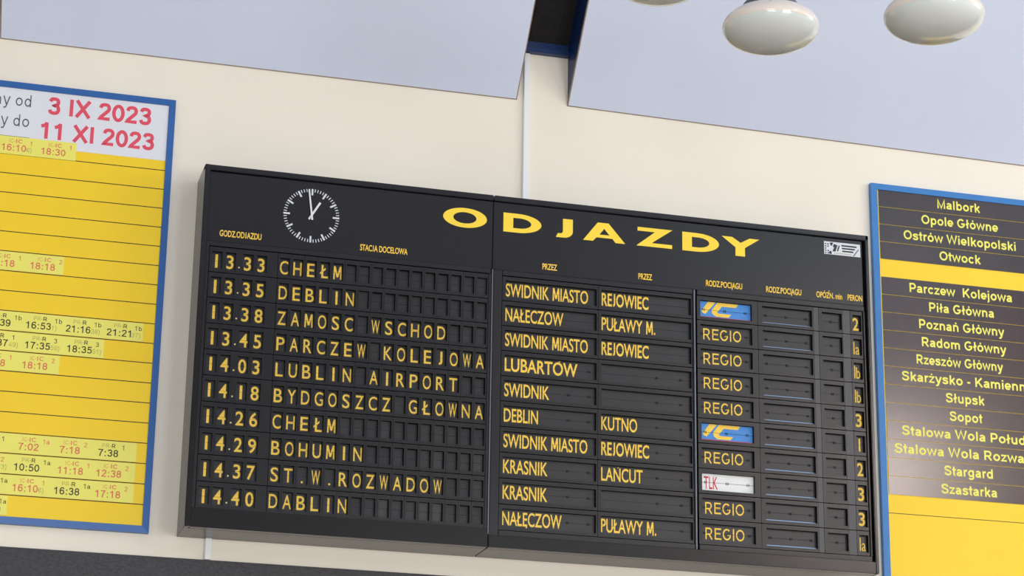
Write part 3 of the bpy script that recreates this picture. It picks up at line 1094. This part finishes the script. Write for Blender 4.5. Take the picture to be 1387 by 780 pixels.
LN = lambda k: LINE0 - LP_P * k
strip(-0.626, LN(-1) - 0.004, [('IC-IC', '16:10', -0.996, '1', '6)', True), ('IC-IC', '18:30', -0.800, '1', None, True)])
strip(-0.643, LN(5), [('IC-IC', '15:18', -1.005, '1', None, True), ('IC-IC', '18:18', -0.807, '2', None, True)])
strip(-0.230, LN(8), [('PR-R', '15:39', -1.000, '1b', None), ('PR-R', '16:53', -0.804, '1b', '1)'), ('PR-R', '21:16', -0.611, '1b', '38)'), ('PR-R', '21:21', -0.411, '1b', '37)')])
strip(-0.417, LN(9), [('PR-R', '15:37', -1.004, '1', '49)'), ('PR-R', '17:35', -0.801, '3', '50)'), ('PR-R', '18:35', -0.597, '3', '51)')])
strip(-0.628, LN(10), [('IC-IC', '15:18', -1.010, '1', None, True), ('IC-IC', '18:18', -0.806, '2', None, True)])
strip(-0.224, LN(14), [('PR-R', '6:38', -0.988, '1', None), ('IC-IC', '7:02', -0.793, '1a', None, True), ('IC-IC', '7:18', -0.595, '2', None, True), ('PR-R', '7:38', -0.409, '1', None)])
strip(-0.224, LN(15), [('IC-IC', '9:38', -0.985, '2', '23)', True), ('PR-R', '10:50', -0.806, '1a', None), ('IC-IC', '11:18', -0.597, '1', None, True), ('IC-IC', '12:38', -0.412, '2', None, True)])
strip(-0.224, LN(16), [('PR-R', '14:50', -1.002, '1a', None), ('IC-IC', '16:10', -0.805, '1', '6)', True), ('PR-R', '16:38', -0.607, '1a', None), ('IC-IC', '17:18', -0.410, '2', None, True)])
strip(-0.822, LN(17), [('PR-R', '20:50', -1.000, '1a', '5)')])

# destinations board at the right
Q0, Q1 = 3.738, 4.83
rp = thing('destination_board', ((Q0 + Q1) / 2, D, Z0), 'blue framed yellow board right of the departure board listing towns on dark strips', 'timetable')
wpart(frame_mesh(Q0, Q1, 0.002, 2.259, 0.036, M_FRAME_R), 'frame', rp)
b = MB()
b.box(Q0 + 0.03, Q1 - 0.03, YS, D, Z(0.03), Z(2.235), M_SHEET_R)
b.rect(Q0 + 0.036, Q1 - 0.036, Z(0.3845), Z(0.388), YS - 0.0005, M_LINE)
wpart(b, 'yellow_sheet', rp)
RPZ, RPP = 2.2255, 0.1023
names = [('Malbork', 4.139, 4.402), ('Opole Główne', 4.038, 4.508), ('Ostrów Wielkopolski', 3.926, 4.612), ('Otwock', 4.139, 4.390), None,
         ('Parczew  Kolejowa', 3.949, 4.572), ('Piła Główna', 4.063, 4.456), ('Poznań Główny', 3.998, 4.513), ('Radom Główny', 4.010, 4.520), ('Rzeszów Główny', 3.974, 4.494),
         ('Skarżysko - Kamienna', 3.882, 4.668), ('Słupsk', 4.139, 4.371), ('Sopot', 4.157, 4.353), ('Stalowa Wola Południe', 3.870, 4.722),
         ('Stalowa Wola Rozwadów', 3.823, 4.752), ('Stargard', 4.111, 4.399), ('Szastarka', 4.089, 4.419)]
for k, nm in enumerate(names):
    if nm is None:
        continue
    zt, zb = RPZ - RPP * k, RPZ - RPP * (k + 1)
    b = MB()
    b.box(Q0 + 0.045, Q1 - 0.042, YS - 0.003, YS - 0.0003, Z(zb + 0.0022), Z(zt - 0.0006), M_PLATE)
    put_stroke(b, nm[0], nm[1], nm[2], Z(zb + 0.029), 0.0530, YS - 0.0036, M_PLATE_TXT, 132)
    wpart(b, 'station_strip', rp)

# ------------------------------------------------------------------ white cable trunking on the wall
for (x0, x1, z0, z1, lab) in ((1.7265, 1.7555, 1.86, 2.785, 'white cable trunking running up the wall above the departure board'),
                              (0.141, 0.170, -0.105, 0.0, 'short white cable trunking below the left end of the departure board')):
    t = thing('cable_trunking', ((x0 + x1) / 2, D, Z(z0)), lab, 'cable trunking')
    b = MB()
    b.bevelbox(x0, x1, D - 0.014, D, Z(z0), Z(z1), M_TRUNK, 0.001)
    wpart(b, 'channel', t)
    b = MB()
    b.bevelbox(x0 - 0.001, x1 + 0.001, D - 0.024, D - 0.0135, Z(z0), Z(z1), M_TRUNK, 0.002)
    wpart(b, 'cover', t)

# ------------------------------------------------------------------ hanging lamps
RL = 0.203
RZ = 0.094


def arc_prof(a0, a1, n):
    return [(max(RL * math.cos(math.radians(a0 + (a1 - a0) * i / n)), 0.0001), RZ * math.sin(math.radians(a0 + (a1 - a0) * i / n))) for i in range(n + 1)]


def lamp(x, y, z, label):
    t = thing('pendant_lamp', (x, y, z), label, 'lamp', 'opal glass ceiling lamps')
    b = MB()
    b.lathe(arc_prof(-90, -7, 16), M_OPAL, 64)
    b.build('glass_bowl', t, True)
    b = MB()
    b.lathe([(RL * 0.985, RZ * -0.125)] + arc_prof(-6.5, 58, 16), M_OPAL_WARM, 64)
    b.build('upper_shade', t, True)
    b = MB()
    b.lathe([(0.0001, 0.072), (0.112, 0.072), (0.116, 0.078), (0.116, 0.100), (0.104, 0.114), (0.030, 0.130), (0.0001, 0.130)], M_LAMPMETAL, 40)
    b.build('holder', t, False)
    b = MB()
    b.lathe([(0.011, 0.128), (0.011, ZC - z - 0.05)], M_LAMPMETAL, 16)
    b.build('stem', t, True)
    b = MB()
    b.lathe([(0.0001, ZC - z - 0.06), (0.06, ZC - z - 0.055), (0.075, ZC - z - 0.02), (0.075, ZC - z)], M_LAMPMETAL, 32)
    b.build('ceiling_rose', t, True)


LAMPS = [((2.008, -2.587, Z(1.752)), 'oval opal glass lamp in the middle of the three hanging lamps'),
         ((2.516, -3.082, Z(1.659)), 'oval opal glass lamp rightmost of the three hanging lamps'),
         ((1.606, -2.326, Z(2.040)), 'opal glass lamp leftmost of the three, only its underside showing')]
for p, l in LAMPS:
    lamp(*p, l)
